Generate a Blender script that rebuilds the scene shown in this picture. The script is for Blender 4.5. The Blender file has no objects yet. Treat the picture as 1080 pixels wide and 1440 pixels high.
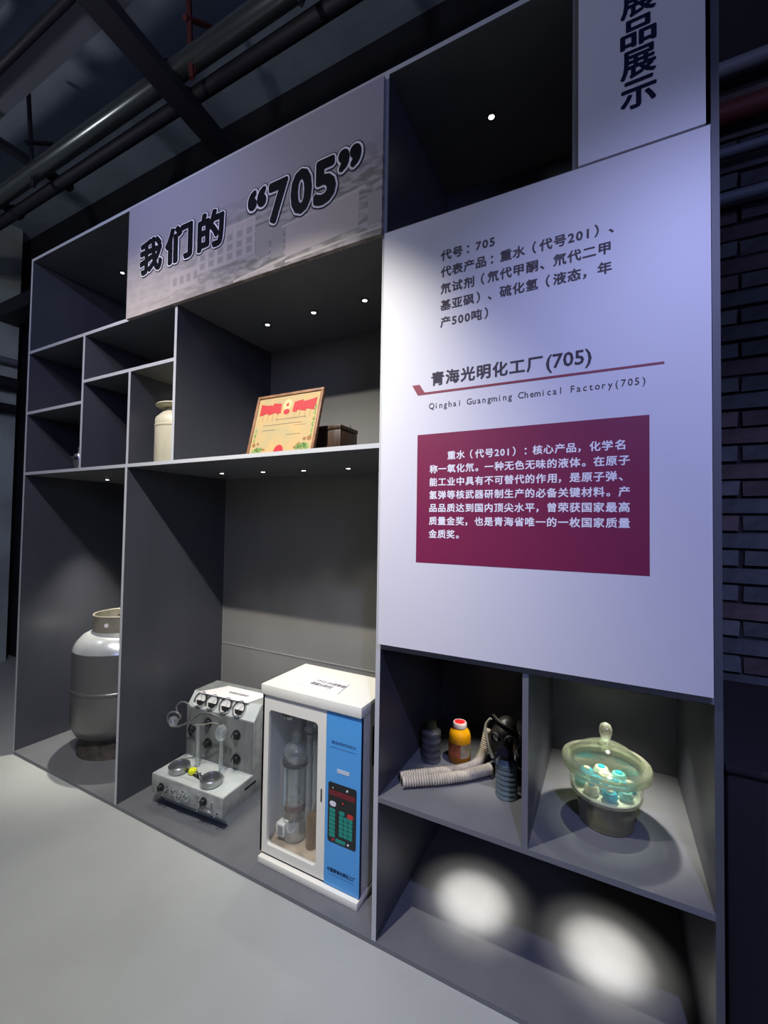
import bpy, bmesh, math, random
from mathutils import Vector, Matrix
PI = math.pi
sc = bpy.context.scene
C = bpy.context.collection
random.seed(7)

# ------------------------------------------------------------------ camera
cam_d = bpy.data.cameras.new('camera'); cam = bpy.data.objects.new('camera', cam_d); C.objects.link(cam)
yaw, pit, rol, fpx = 0.4787, 0.0285, -0.0157, 602.1
Rm = Matrix.Rotation(yaw, 3, 'Z') @ Matrix.Rotation(pit, 3, 'X') @ Matrix.Rotation(rol, 3, 'Y')
right, fwd, up = Rm @ Vector((1, 0, 0)), Rm @ Vector((0, 1, 0)), Rm @ Vector((0, 0, 1))
M = Matrix((right, up, -fwd)).transposed().to_4x4()
M.translation = Vector((0.7399, -1.3972, 1.5129))
cam.matrix_world = M
cam_d.sensor_fit = 'VERTICAL'; cam_d.sensor_height = 24; cam_d.lens = fpx / 1440 * 24
cam_d.clip_start = 0.02; cam_d.clip_end = 60
sc.camera = cam

# ------------------------------------------------------------------ world, exposure
w = bpy.data.worlds.new('world'); sc.world = w; w.use_nodes = True
bg = w.node_tree.nodes['Background']; bg.inputs[0].default_value = (0.22, 0.27, 0.45, 1); bg.inputs[1].default_value = 0.06
sc.view_settings.view_transform = 'Standard'; sc.view_settings.look = 'None'
sc.view_settings.exposure = 0.0; sc.view_settings.gamma = 1; sc.view_settings.use_curve_mapping = False

# ------------------------------------------------------------------ hall lamps and added fill lights
def spot(name, loc, target, power, color, deg, blend, radius):
    l = bpy.data.lights.new(name, 'SPOT'); l.energy = power; l.color = color
    l.spot_size = math.radians(deg); l.spot_blend = blend; l.shadow_soft_size = radius
    o = bpy.data.objects.new(name, l); C.objects.link(o); o.location = loc
    o.rotation_euler = (Vector(target) - Vector(loc)).to_track_quat('-Z', 'Y').to_euler()
    return o
KEY = (-0.29, -1.01, 3.08)
spot('track_spot', KEY, (-0.55, -0.01, 1.14), 245, (1.0, 0.97, 0.90), 86, 1.0, 0.018)
spot('track_spot', (-1.30, -1.01, 3.08), (-1.55, -0.01, 1.6), 64, (1.0, 0.94, 0.86), 104, 1.0, 0.018)
spot('track_spot', (1.25, -1.90, 3.60), (0.90, 0.0, 1.15), 235, (0.46, 0.50, 1.0), 58, 1.0, 0.03)
spot('track_spot', (-1.00, -1.30, 3.60), (-2.0, 0.0, 2.2), 60, (0.50, 0.55, 1.0), 120, 1.0, 0.03)
fill_pt = bpy.data.lights.new('added_fill', 'POINT'); fill_pt.energy = 14; fill_pt.color = (0.9, 0.9, 1.0); fill_pt.shadow_soft_size = 0.05  # unseen point fill added to brighten ceiling, pipes and upper title board
spo = bpy.data.objects.new('added_fill', fill_pt); C.objects.link(spo); spo.location = (-0.8, -1.15, 3.30)
spo2 = bpy.data.objects.new('added_fill', fill_pt); C.objects.link(spo2); spo2.location = (-3.2, -1.15, 3.40)
def area(name, loc, target, power, color, size):
    l = bpy.data.lights.new(name, 'AREA'); l.energy = power; l.color = color; l.size = size
    o = bpy.data.objects.new(name, l); C.objects.link(o); o.location = loc
    o.rotation_euler = (Vector(target) - Vector(loc)).to_track_quat('-Z', 'Y').to_euler()
    return o
area('added_blue_fill', (3.4, -4.2, 3.2), (0.3, 0, 1.8), 38, (0.40, 0.46, 1.0), 1.2)  # soft blue fill added for the upper heading board, no visible source

# ------------------------------------------------------------------ materials
def mat(name, col, rough=0.5, metal=0.0, noise=None, bump=None, emit=None, spec=0.5, col2=None, coat=0.0):
    m = bpy.data.materials.new(name); m.use_nodes = True
    nt = m.node_tree; b = nt.nodes['Principled BSDF']
    b.inputs['Base Color'].default_value = (*col, 1); b.inputs['Roughness'].default_value = rough
    b.inputs['Metallic'].default_value = metal; b.inputs['Specular IOR Level'].default_value = spec
    b.inputs['Coat Weight'].default_value = coat
    if emit:
        b.inputs['Emission Color'].default_value = (*emit[0], 1); b.inputs['Emission Strength'].default_value = emit[1]
    tc = None
    if noise or bump:
        tc = nt.nodes.new('ShaderNodeTexCoord')
    if noise:  # (scale, amount, stretch)
        n = nt.nodes.new('ShaderNodeTexNoise'); n.inputs['Scale'].default_value = noise[0]; n.inputs['Detail'].default_value = 5
        mp = nt.nodes.new('ShaderNodeMapping'); mp.inputs['Scale'].default_value = noise[2] if len(noise) > 2 else (1, 1, 1)
        nt.links.new(tc.outputs['Object'], mp.inputs[0]); nt.links.new(mp.outputs[0], n.inputs['Vector'])
        cr = nt.nodes.new('ShaderNodeValToRGB')
        k = noise[1]; c2 = col2 or tuple(min(1, c * (1 + k)) for c in col)
        cr.color_ramp.elements[0].color = (*[c * (1 - k) for c in col], 1); cr.color_ramp.elements[0].position = 0.35
        cr.color_ramp.elements[1].color = (*c2, 1); cr.color_ramp.elements[1].position = 0.65
        nt.links.new(n.outputs['Fac'], cr.inputs[0]); nt.links.new(cr.outputs[0], b.inputs['Base Color'])
    if bump:  # (scale, strength)
        n = nt.nodes.new('ShaderNodeTexNoise'); n.inputs['Scale'].default_value = bump[0]; n.inputs['Detail'].default_value = 4
        nt.links.new(tc.outputs['Object'], n.inputs['Vector'])
        bp = nt.nodes.new('ShaderNodeBump'); bp.inputs['Strength'].default_value = bump[1]; bp.inputs['Distance'].default_value = 0.01
        nt.links.new(n.outputs['Fac'], bp.inputs['Height']); nt.links.new(bp.outputs[0], b.inputs['Normal'])
    return m

def glass(name, tint, gloss=0.12, haze=0.0, hazecol=(0.8, 0.9, 0.8), rough=0.03, edge=0.6):
    """thin clear glass: see-through with a mirror-like sheen that grows at grazing angles, plus a little milky haze"""
    m = bpy.data.materials.new(name); m.use_nodes = True; nt = m.node_tree; nt.nodes.clear()
    out = nt.nodes.new('ShaderNodeOutputMaterial'); tr = nt.nodes.new('ShaderNodeBsdfTransparent'); tr.inputs[0].default_value = (*tint, 1)
    gl = nt.nodes.new('ShaderNodeBsdfGlossy'); gl.inputs['Roughness'].default_value = rough; gl.inputs[0].default_value = (1, 1, 1, 1)
    lw = nt.nodes.new('ShaderNodeLayerWeight'); lw.inputs[0].default_value = 0.35
    ma = nt.nodes.new('ShaderNodeMath'); ma.operation = 'MULTIPLY_ADD'; ma.inputs[1].default_value = edge; ma.inputs[2].default_value = gloss
    nt.links.new(lw.outputs['Facing'], ma.inputs[0])
    mx = nt.nodes.new('ShaderNodeMixShader'); nt.links.new(ma.outputs[0], mx.inputs[0]); nt.links.new(tr.outputs[0], mx.inputs[1]); nt.links.new(gl.outputs[0], mx.inputs[2])
    last = mx
    if haze:
        df = nt.nodes.new('ShaderNodeBsdfDiffuse'); df.inputs[0].default_value = (*hazecol, 1)
        tl = nt.nodes.new('ShaderNodeBsdfTranslucent'); tl.inputs[0].default_value = (*hazecol, 1)
        ad = nt.nodes.new('ShaderNodeMixShader'); ad.inputs[0].default_value = 0.5
        nt.links.new(df.outputs[0], ad.inputs[1]); nt.links.new(tl.outputs[0], ad.inputs[2])
        m2 = nt.nodes.new('ShaderNodeMixShader'); m2.inputs[0].default_value = haze
        nt.links.new(mx.outputs[0], m2.inputs[1]); nt.links.new(ad.outputs[0], m2.inputs[2]); last = m2
    nt.links.new(last.outputs[0], out.inputs[0])
    return m

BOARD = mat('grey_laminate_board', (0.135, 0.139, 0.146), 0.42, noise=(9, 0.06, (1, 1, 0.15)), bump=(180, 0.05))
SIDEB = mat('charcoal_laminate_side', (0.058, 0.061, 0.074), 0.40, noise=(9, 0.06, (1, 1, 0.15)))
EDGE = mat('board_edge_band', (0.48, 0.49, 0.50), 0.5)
EMID = mat('half_shaded_edge_band', (0.15, 0.155, 0.165), 0.5)  # edge band copy with shade put into its colour, right section and base
EDARK = mat('shaded_edge_band', (0.085, 0.09, 0.10), 0.5)  # darkest edge band copy, shade painted in for the right side board
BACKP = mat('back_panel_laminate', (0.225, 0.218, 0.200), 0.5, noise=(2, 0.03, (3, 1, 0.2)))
LIP = mat('joint_highlight_strip', (0.30, 0.29, 0.27), 0.5)  # strip colour lightened to imitate the highlight along the panel seam
PANEL = mat('white_sign_board', (0.66, 0.65, 0.68), 0.45)
PEDGE = mat('sign_board_edge', (0.42, 0.42, 0.46), 0.5)
MAROON = mat('maroon_print', (0.20, 0.012, 0.060), 0.5)
MAROONL = mat('maroon_rule_print', (0.24, 0.035, 0.06), 0.5)
INKG = mat('grey_ink', (0.10, 0.085, 0.095), 0.6, spec=0.08)
INKH = mat('dark_grey_ink', (0.075, 0.065, 0.08), 0.6, spec=0.08)
INKW = mat('white_ink', (0.82, 0.80, 0.84), 0.6)
INKB = mat('black_ink', (0.006, 0.006, 0.009), 0.5, spec=0.08)
INKS = mat('navy_ink', (0.012, 0.012, 0.04), 0.5, spec=0.08)
INKO = mat('pale_outline_ink', (0.86, 0.83, 0.84), 0.6)
INKSH = mat('soft_shadow_ink', (0.05, 0.045, 0.06), 0.7, spec=0.08)
FLOOR = mat('grey_epoxy_floor', (0.37, 0.385, 0.36), 0.55, noise=(1.6, 0.07), bump=(60, 0.12))
CONC = mat('dark_ceiling_concrete', (0.34, 0.40, 0.46), 0.9, noise=(3, 0.10), bump=(12, 0.4))
WALLD = mat('dark_rough_wall', (0.018, 0.018, 0.022), 0.95, noise=(3, 0.3), bump=(14, 0.5))  # near-black wall tone with coarse mottling
WALLG = mat('grey_green_plaster', (0.42, 0.47, 0.42), 0.9, noise=(2.2, 0.25), bump=(18, 0.5))
MORTAR = mat('dark_mortar', (0.02, 0.02, 0.025), 0.95)
BRICKA = mat('grey_dark_brick', (0.055, 0.060, 0.070), 0.85, noise=(8, 0.4), bump=(30, 0.6))  # dark blue-grey brick tone
BRICKB = mat('faded_dark_brick', (0.075, 0.078, 0.086), 0.85, noise=(8, 0.4), bump=(30, 0.6))
BRICKC = mat('red_dark_brick', (0.070, 0.050, 0.055), 0.85, noise=(8, 0.4), bump=(30, 0.6))
PIPE = mat('galvanised_pipe', (0.20, 0.22, 0.21), 0.25, 0.85)
STEELD = mat('dark_painted_steel', (0.020, 0.020, 0.028), 0.6, 0.2)
STEELR = mat('dark_red_painted_steel', (0.10, 0.018, 0.018), 0.6, 0.1)
GREYPIPE = mat('grey_conduit', (0.19, 0.20, 0.24), 0.55, 0.1)
LENS = mat('lit_lamp_lens', (1, 1, 1), 0.4, emit=((1.0, 0.96, 0.86), 22))
TRIMR = mat('black_lamp_trim', (0.03, 0.03, 0.03), 0.5)
SILVER = mat('worn_silver_paint', (0.155, 0.155, 0.145), 0.34, 0.45, noise=(5, 0.16, (1, 1, 0.3)), bump=(20, 0.08))
SILVERS = mat('downlit_silver_shoulder', (0.52, 0.54, 0.53), 0.26, 0.45, noise=(7, 0.12))  # silver lightened in colour to imitate the downlight on the shoulder
SILVER2 = mat('worn_collar_metal', (0.30, 0.275, 0.21), 0.42, 0.35, noise=(12, 0.15))
RUSTY = mat('rusted_foot_ring', (0.060, 0.050, 0.040), 0.7, 0.2, noise=(20, 0.4), bump=(40, 0.3))
WHITEP = mat('white_powder_coat', (0.84, 0.82, 0.70), 0.42)
INNER = mat('cabinet_lining', (0.34, 0.37, 0.42), 0.4)
BLUE = mat('blue_fascia', (0.085, 0.36, 0.74), 0.42)
BLUED = mat('blue_fascia_edge', (0.01, 0.035, 0.09), 0.4)
BLACK = mat('black_plastic', (0.010, 0.011, 0.012), 0.35)
BLACKM = mat('matt_black', (0.008, 0.008, 0.010), 0.8)
REDW = mat('red_display_window', (0.16, 0.008, 0.018), 0.2)
TEAL = mat('teal_key', (0.012, 0.27, 0.20), 0.45)
REDK = mat('red_key', (0.55, 0.035, 0.03), 0.45)
WHITEK = mat('white_key', (0.75, 0.75, 0.75), 0.45)
LBLUE = mat('pale_blue_ink', (0.03, 0.11, 0.26), 0.5)
SIDEG = mat('grey_side_steel', (0.28, 0.28, 0.27), 0.45, 0.1)
TGREY = mat('mottled_grey_enamel', (0.31, 0.33, 0.31), 0.42, 0.15, noise=(14, 0.22), bump=(30, 0.05))
TLIGHT = mat('pale_enamel', (0.52, 0.56, 0.53), 0.35, 0.1, noise=(10, 0.10))
TFACE = mat('brushed_grey_face', (0.22, 0.23, 0.22), 0.4, 0.35, noise=(10, 0.3, (1, 1, 0.25)))
DISHD = mat('shaded_dish_metal', (0.13, 0.13, 0.13), 0.45, 0.6, noise=(40, 0.3))  # colour darkened so the dish floor reads as a shaded hollow
CHROME = mat('chrome', (0.60, 0.60, 0.58), 0.16, 1.0)
STEEL = mat('turned_steel', (0.40, 0.41, 0.41), 0.32, 0.9)
DIALW = mat('dial_face', (0.62, 0.62, 0.58), 0.5)
YELLOW = mat('yellow_button', (0.62, 0.66, 0.02), 0.45)
RUBBER = mat('dark_hose_rubber', (0.10, 0.10, 0.10), 0.35)
PAPER = mat('white_paper', (0.80, 0.77, 0.74), 0.8)
WOOD = mat('brown_frame_wood', (0.22, 0.105, 0.05), 0.45, noise=(18, 0.3, (1, 1, 1)))
WOODD = mat('dark_box_wood', (0.050, 0.026, 0.014), 0.4, noise=(14, 0.4, (3, 1, 0.5)))
CERT = mat('aged_certificate_paper', (0.40, 0.32, 0.155), 0.6, noise=(12, 0.14), col2=(0.44, 0.29, 0.115))
CERTR = mat('certificate_red', (0.40, 0.012, 0.018), 0.5)
CERTG = mat('certificate_green', (0.13, 0.22, 0.05), 0.6, noise=(90, 0.5))
CERTO = mat('certificate_ochre', (0.24, 0.11, 0.03), 0.6)
CERTT = mat('certificate_pale_gold', (0.52, 0.42, 0.20), 0.6)
CERTI = mat('faded_brown_ink', (0.12, 0.08, 0.04), 0.7)
CREAM = mat('cream_enamel_can', (0.62, 0.57, 0.40), 0.45, 0.1, noise=(6, 0.07, (3, 3, 0.3)), bump=(12, 0.12))
ORANGE = mat('amber_liquid', (1.0, 0.44, 0.005), 0.25)
REDCAP = mat('red_cap_disc', (0.72, 0.02, 0.025), 0.4)
CAPW = mat('white_cap_rim', (0.80, 0.66, 0.62), 0.45)
LABR = mat('faded_red_label', (0.42, 0.10, 0.035), 0.6, noise=(40, 0.3))
LABB = mat('faded_buff_label', (0.42, 0.35, 0.22), 0.6, noise=(40, 0.25))
AMBERD = mat('brown_glass_base', (0.28, 0.10, 0.008), 0.2)
HOSE = mat('buff_rubber_hose', (0.46, 0.41, 0.33), 0.65, noise=(30, 0.15))
CANB = mat('blue_grey_tin', (0.11, 0.15, 0.17), 0.45, 0.15, noise=(14, 0.2))
CAND = mat('dark_grey_tin', (0.075, 0.078, 0.085), 0.5, 0.2, noise=(24, 0.4))
MOSS = mat('dull_green_cap', (0.05, 0.06, 0.02), 0.7)
MASK = mat('black_mask_rubber', (0.020, 0.018, 0.016), 0.45, bump=(25, 0.3))
STRAP = mat('grey_strap', (0.20, 0.19, 0.16), 0.7)
GLASSV = glass('greenish_vessel_glass', (0.93, 0.96, 0.91), 0.07, 0.025, (0.80, 0.86, 0.70))
GLASSR = glass('thick_rim_glass', (0.84, 0.87, 0.76), 0.16, 0.17, (0.80, 0.80, 0.64))
GLASSF = glass('murky_lower_glass', (0.70, 0.70, 0.50), 0.05, 0.26, (0.50, 0.47, 0.24))
GLASSC = glass('clear_lab_glass', (0.93, 0.96, 0.96), 0.12, 0.13, (0.9, 0.95, 0.95))
GLASSW = glass('door_pane_glass', (0.96, 0.97, 0.97), 0.02, edge=0.12)
GLASSB = glass('brown_jar_glass', (0.32, 0.26, 0.18), 0.06, 0.06, (0.3, 0.26, 0.18))
CYAN = mat('cyan_crystal', (0.03, 0.50, 0.72), 0.25)
CYAN2 = mat('teal_crystal', (0.22, 0.58, 0.55), 0.3)
PEARL = mat('white_crystal', (0.80, 0.76, 0.60), 0.35)

# ------------------------------------------------------------------ mesh helpers
def link(name, me, m=None, parent=None, label=None):
    o = bpy.data.objects.new(name, me); C.objects.link(o)
    if m: me.materials.append(m) if not me.materials else None
    if parent: o.parent = parent
    if label: o['label'] = label
    return o
def from_bm(name, bm, m, parent=None, smooth=False, label=None):
    me = bpy.data.meshes.new(name); bm.normal_update(); bm.to_mesh(me); bm.free()
    if smooth:
        me.polygons.foreach_set('use_smooth', [True] * len(me.polygons))
        try: me.set_sharp_from_angle(angle=math.radians(38))
        except Exception: pass
    return link(name, me, m, parent, label)
def add_box(bm, x0, x1, y0, y1, z0, z1, bevel=0.0, seg=2):
    t = bmesh.new()
    vs = [t.verts.new((x, y, z)) for z in (z0, z1) for y in (y0, y1) for x in (x0, x1)]
    for f in ((0, 2, 3, 1), (4, 5, 7, 6), (0, 1, 5, 4), (2, 6, 7, 3), (0, 4, 6, 2), (1, 3, 7, 5)):
        t.faces.new([vs[i] for i in f])
    if bevel: bmesh.ops.bevel(t, geom=t.edges[:], offset=bevel, segments=seg, profile=0.5, affect='EDGES')
    merge(bm, t)
def merge(bm, t, mtx=None):
    me = bpy.data.meshes.new('tmp'); t.to_mesh(me); t.free()
    if mtx: me.transform(mtx)
    bm.from_mesh(me); bpy.data.meshes.remove(me)
def box(name, x0, x1, y0, y1, z0, z1, m, parent=None, bevel=0.0, label=None, seg=2):
    bm = bmesh.new(); add_box(bm, x0, x1, y0, y1, z0, z1, bevel, seg)
    return from_bm(name, bm, m, parent, smooth=bevel > 0, label=label)
def add_lathe(bm, prof, cx=0, cy=0, cz=0, seg=40, axis='Z', mtx=None):
    """prof: list of (r, h); closed on the axis when r is 0"""
    t = bmesh.new(); rings = []
    for r, h in prof:
        if r < 1e-6: rings.append([t.verts.new((0, 0, h))])
        else: rings.append([t.verts.new((r * math.cos(2 * PI * k / seg), r * math.sin(2 * PI * k / seg), h)) for k in range(seg)])
    for a, b in zip(rings, rings[1:]):
        if len(a) == 1 and len(b) == 1: continue
        for k in range(seg):
            k2 = (k + 1) % seg
            if len(a) == 1: t.faces.new((a[0], b[k2], b[k])) if False else t.faces.new((a[0], b[k], b[k2]))
            elif len(b) == 1: t.faces.new((a[k], a[k2], b[0]))
            else: t.faces.new((a[k], a[k2], b[k2], b[k]))
    bmesh.ops.recalc_face_normals(t, faces=t.faces[:])
    R = Matrix.Identity(4)
    if axis == 'Y': R = Matrix.Rotation(PI / 2, 4, 'X')       # height points to -y
    if axis == 'X': R = Matrix.Rotation(PI / 2, 4, 'Y')
    merge(bm, t, Matrix.Translation((cx, cy, cz)) @ (mtx or Matrix.Identity(4)) @ R)
def lathe(name, prof, c, m, parent=None, seg=40, axis='Z', label=None, mtx=None):
    bm = bmesh.new(); add_lathe(bm, prof, *c, seg=seg, axis=axis, mtx=mtx)
    return from_bm(name, bm, m, parent, True, label)
def smooth_path(pts, n=8):
    P = [Vector(p) for p in pts]; out = []
    for i in range(len(P) - 1):
        p0 = P[max(i - 1, 0)]; p1 = P[i]; p2 = P[i + 1]; p3 = P[min(i + 2, len(P) - 1)]
        for k in range(n):
            t = k / n
            out.append(0.5 * ((2 * p1) + (-p0 + p2) * t + (2 * p0 - 5 * p1 + 4 * p2 - p3) * t * t + (-p0 + 3 * p1 - 3 * p2 + p3) * t ** 3))
    out.append(P[-1]); return out
def add_tube(bm, pts, r, seg=12, smooth=0, rfun=None, cap=True):
    P = smooth_path(pts, smooth) if smooth else [Vector(p) for p in pts]
    n = len(P); rings = []; prev = None
    for i in range(n):
        T = (P[min(i + 1, n - 1)] - P[max(i - 1, 0)]).normalized()
        if prev is None:
            u = T.orthogonal().normalized()
        else:
            u = (prev - T * prev.dot(T)).normalized()
        prev = u; v = T.cross(u); rr = rfun(i, n) if rfun else r
        rings.append([bm.verts.new(P[i] + (u * math.cos(2 * PI * k / seg) + v * math.sin(2 * PI * k / seg)) * rr) for k in range(seg)])
    for a, b in zip(rings, rings[1:]):
        for k in range(seg):
            bm.faces.new((a[k], a[(k + 1) % seg], b[(k + 1) % seg], b[k]))
    if cap:
        bm.faces.new(rings[0][::-1]); bm.faces.new(rings[-1])
def tube(name, pts, r, m, parent=None, seg=12, smooth=0, rfun=None, label=None, cap=True):
    bm = bmesh.new(); add_tube(bm, pts, r, seg, smooth, rfun, cap)
    return from_bm(name, bm, m, parent, True, label)
def prism(name, poly, a0, a1, m, parent=None, axis='X', bevel=0.0, label=None):
    """axis X: poly is (y,z) swept in x; axis Y: poly is (x,z) swept in y; axis Z: poly is (x,y) swept in z"""
    f = {'X': lambda p, a: (a, p[0], p[1]), 'Y': lambda p, a: (p[0], a, p[1]), 'Z': lambda p, a: (p[0], p[1], a)}[axis]
    bm = bmesh.new(); A = [bm.verts.new(f(p, a0)) for p in poly]; B = [bm.verts.new(f(p, a1)) for p in poly]
    n = len(poly)
    bm.faces.new(A); bm.faces.new(B[::-1])
    for k in range(n): bm.faces.new((A[k], B[k], B[(k + 1) % n], A[(k + 1) % n]))
    bmesh.ops.recalc_face_normals(bm, faces=bm.faces[:])
    if bevel: bmesh.ops.bevel(bm, geom=bm.edges[:], offset=bevel, segments=2, profile=0.5, affect='EDGES')
    return from_bm(name, bm, m, parent, bevel > 0, label)
def rrect(x0, x1, z0, z1, r, n=5):
    out = []
    for cx, cz, a0 in ((x1 - r, z1 - r, 0), (x0 + r, z1 - r, 90), (x0 + r, z0 + r, 180), (x1 - r, z0 + r, 270)):
        for k in range(n + 1):
            a = math.radians(a0 + 90 * k / n); out.append((cx + r * math.cos(a), cz + r * math.sin(a)))
    return out
def thing(name, loc, label, cat, rz=0, group=None):
    o = bpy.data.objects.new(name, None); C.objects.link(o); o.location = loc; o.rotation_euler = (0, 0, rz)
    o.empty_display_size = 0.05; o['label'] = label; o['category'] = cat
    if group: o['group'] = group
    return o
def tag(o, label, cat, group=None):
    o['label'] = label; o['category'] = cat
    if group: o['group'] = group
    return o
def struct(o): o['kind'] = 'structure'; return o

# ------------------------------------------------------------------ lettering
def glyph_mesh(s, r=0.0, res=2):
    cu = bpy.data.curves.new('t', 'FONT'); cu.body = s; cu.resolution_u = res; cu.fill_mode = 'FRONT'
    o = bpy.data.objects.new('t', cu); C.objects.link(o)
    dg = bpy.context.evaluated_depsgraph_get(); me = bpy.data.meshes.new_from_object(o.evaluated_get(dg))
    bpy.data.objects.remove(o); bpy.data.curves.remove(cu)
    if r > 0:
        bm = bmesh.new(); N = 6 if r < 0.035 else 20
        rs = (r,) if r < 0.035 else (r, r * 0.55)
        for q, rad in enumerate(rs):
            for k in range(N):
                a = 2 * PI * k / N; c2 = me.copy()
                c2.transform(Matrix.Translation((rad * math.cos(a), rad * math.sin(a), 0.000012 * (1 + k + N * q)))); bm.from_mesh(c2); bpy.data.meshes.remove(c2)
        bm.from_mesh(me)
        bm.to_mesh(me); bm.free()
    return me
def bounds(me):
    xs = [v.co.x for v in me.vertices]; ys = [v.co.y for v in me.vertices]
    return min(xs), max(xs), min(ys), max(ys)
PUNCT = '。，、：；（）()“”,.:·'
def text_line(name, s, x0, x1, zc, size, m, parent, y, offset=0.012, label=None):
    """one printed line in the xz plane facing -y, squeezed so that it runs from x0 to x1"""
    me = glyph_mesh(s, offset); a, b, c, d = bounds(me); sx = (x1 - x0) / (b - a)
    for v in me.vertices:
        X, Y = v.co.x, v.co.y
        v.co = ((X - a) * sx + x0, y - v.co.z, (Y - 0.36) * size + zc)
    me.name = name; return link(name, me, m, parent, label)
def text_grid(name, s, x0, adv, zc, size, m, parent, y, offset=0.014, label=None, mono=False, sx=1.0):
    """printed line with every character on its own cell of width adv (half cells for latin when mono is False)"""
    bm = bmesh.new(); x = x0
    for ch in s:
        w_ = adv if (ord(ch) > 0x2000 or mono) else adv * 0.5 * 1.12
        if ch not in ' 　':
            me = glyph_mesh(ch, offset); a, b, c, d = bounds(me)
            k = size * sx
            if ord(ch) > 0x2000 and ch in '，。、': off = x + 0.08 * adv - a * k
            elif ord(ch) > 0x2000 and ch in '：': off = x + 0.30 * adv - a * k
            elif ch in '（': off = x + 0.50 * adv - a * k
            elif ch in '）': off = x + 0.15 * adv - a * k
            else: off = x + (w_ - (b - a) * k) / 2 - a * k
            for v in me.vertices: v.co = (v.co.x * k + off, y - v.co.z, (v.co.y - 0.36) * size + zc)
            bm.from_mesh(me); bpy.data.meshes.remove(me)
        x += w_
    return from_bm(name, bm, m, parent, label=label)
def glyph_box(name, ch, x0, x1, z0, z1, m, parent, y, offset, grow=0.0, label=None):
    ref = glyph_mesh(ch, 0.0); a, b, c, d = bounds(ref); bpy.data.meshes.remove(ref)
    me = glyph_mesh(ch, offset, 3)
    for v in me.vertices:
        v.co = (x0 + (v.co.x - a) / (b - a) * (x1 - x0), y - v.co.z, z0 + (v.co.y - c) / (d - c) * (z1 - z0))
    me.name = name; return link(name, me, m, parent, label)

# ================================================================== ROOM
floor = struct(box('floor', -8, 6, -7, 1.1, -0.1, 0.0, FLOOR))
ceiling = struct(box('ceiling', -8, 6, -7, 1.1, 4.66, 4.8, CONC))
wall_back = struct(box('wall_back', -8, 6, 0.95, 1.1, 0.0, 4.66, WALLD))
wall_left = struct(box('wall_left', -5.1, -4.92, -7, 0.84, 0.0, 4.66, WALLG))
# bricks of the back wall where it shows beside the shelving
bmeshes = []
for m in (BRICKA, BRICKB, BRICKC):
    for k in range(2):
        t = bmesh.new(); add_box(t, 0, 0.225, 0, 0.03, 0, 0.062)
        for v in t.verts: v.co += Vector((random.uniform(-.004, .004), random.uniform(-.006, .006), random.uniform(-.003, .003)))
        me = bpy.data.meshes.new('brick'); t.to_mesh(me); t.free(); me.materials.append(m); bmeshes.append(me)
for r in range(46):
    for c in range(4):
        x = 1.12 + c * 0.24 + (0.12 if r % 2 else 0) - 0.10
        o = bpy.data.objects.new('brick', random.choice(bmeshes)); C.objects.link(o)
        o.location = (x, 0.935 + random.uniform(-.010, .006), 0.01 + r * 0.075); o.parent = wall_back
# ceiling services
def run_x(name, y, z, r, x0, x1, m, label, cat='pipe', brackets=(), bm_=None):
    t = thing(name, (x0, y, z), label, cat)
    tube('pipe_body', [(0, 0, 0), (x1 - x0, 0, 0)], r, m, t, seg=20)
    for bx, mm in brackets:
        q = bx - x0; bm = bmesh.new()
        for a, b in (((q, -0.06, 0.55), (q, -0.01, -r - 0.06)), ((q, 0.10, 0.28), (q, -0.01, -r - 0.06)), ((q, -0.06, 0.16), (q, 0.10, 0.28))):
            add_tube(bm, [a, b], 0.014, seg=6)
        from_bm('bracket', bm, mm, t)
    for q in range(1, int((x1 - x0) / 2.0)):
        lathe('clamp_ring', [(r + .001, -.018), (r + .010, -.018), (r + .010, .018), (r + .001, .018)], (q * 2.0 - 0.45, 0, 0), STEELD, t, seg=20, axis='X')
    return t
run_x('ceiling_pipe', 0.05, 3.92, 0.052, -4.9, 1.2, PIPE, 'shiny silver pipe running along the ceiling above the shelving', 'pipe', ((-2.78, STEELD), (-1.17, STEELR), (-0.46, STEELD)))
run_x('black_conduit', 0.172, 3.90, 0.038, -4.9, 1.2, STEELD, 'matt black conduit beside the shiny pipe, nearest to the shelving top', 'pipe')
box_t = tag(box('cable_tray', -4.9, 1.2, -0.30, -0.15, 4.12, 4.17, GREYPIPE), 'pale grey flat cable tray, first one behind the shiny pipe', 'cable tray')
tag(box('cable_tray', -4.9, 1.2, -0.50, -0.40, 4.22, 4.27, GREYPIPE), 'narrow grey cable tray, second one behind the shiny pipe', 'cable tray')
run_x('black_conduit', -0.33, 4.06, 0.022, -4.9, 1.2, STEELD, 'thin black conduit between the two grey cable trays', 'pipe')
run_x('black_conduit', -0.56, 4.10, 0.030, -4.9, 1.2, STEELD, 'black conduit at the edge of the bare ceiling, farthest from the shelving', 'pipe')
tag(prism('ceiling_crossbar', [(-1.46, 0.93), (-1.34, 0.93), (-0.94, -2.5), (-1.06, -2.5)], 3.76, 3.82, STEELD, axis='Z'), 'dark steel bar crossing beneath the ceiling pipes', 'beam')
tag(box('ceiling_crossbar', -2.86, -2.80, -0.9, 0.30, 3.98, 4.02, STEELD), 'short dark steel bar under the pipes toward the left wall', 'beam')
tag(box('ceiling_crossbar', -3.55, -3.49, -0.9, 0.20, 3.98, 4.02, STEELD), 'short dark steel bar nearest the left wall', 'beam')
box('soffit', 0, 0.01, 0, 0.01, 0, 0.01, WALLD) if False else None
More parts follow.
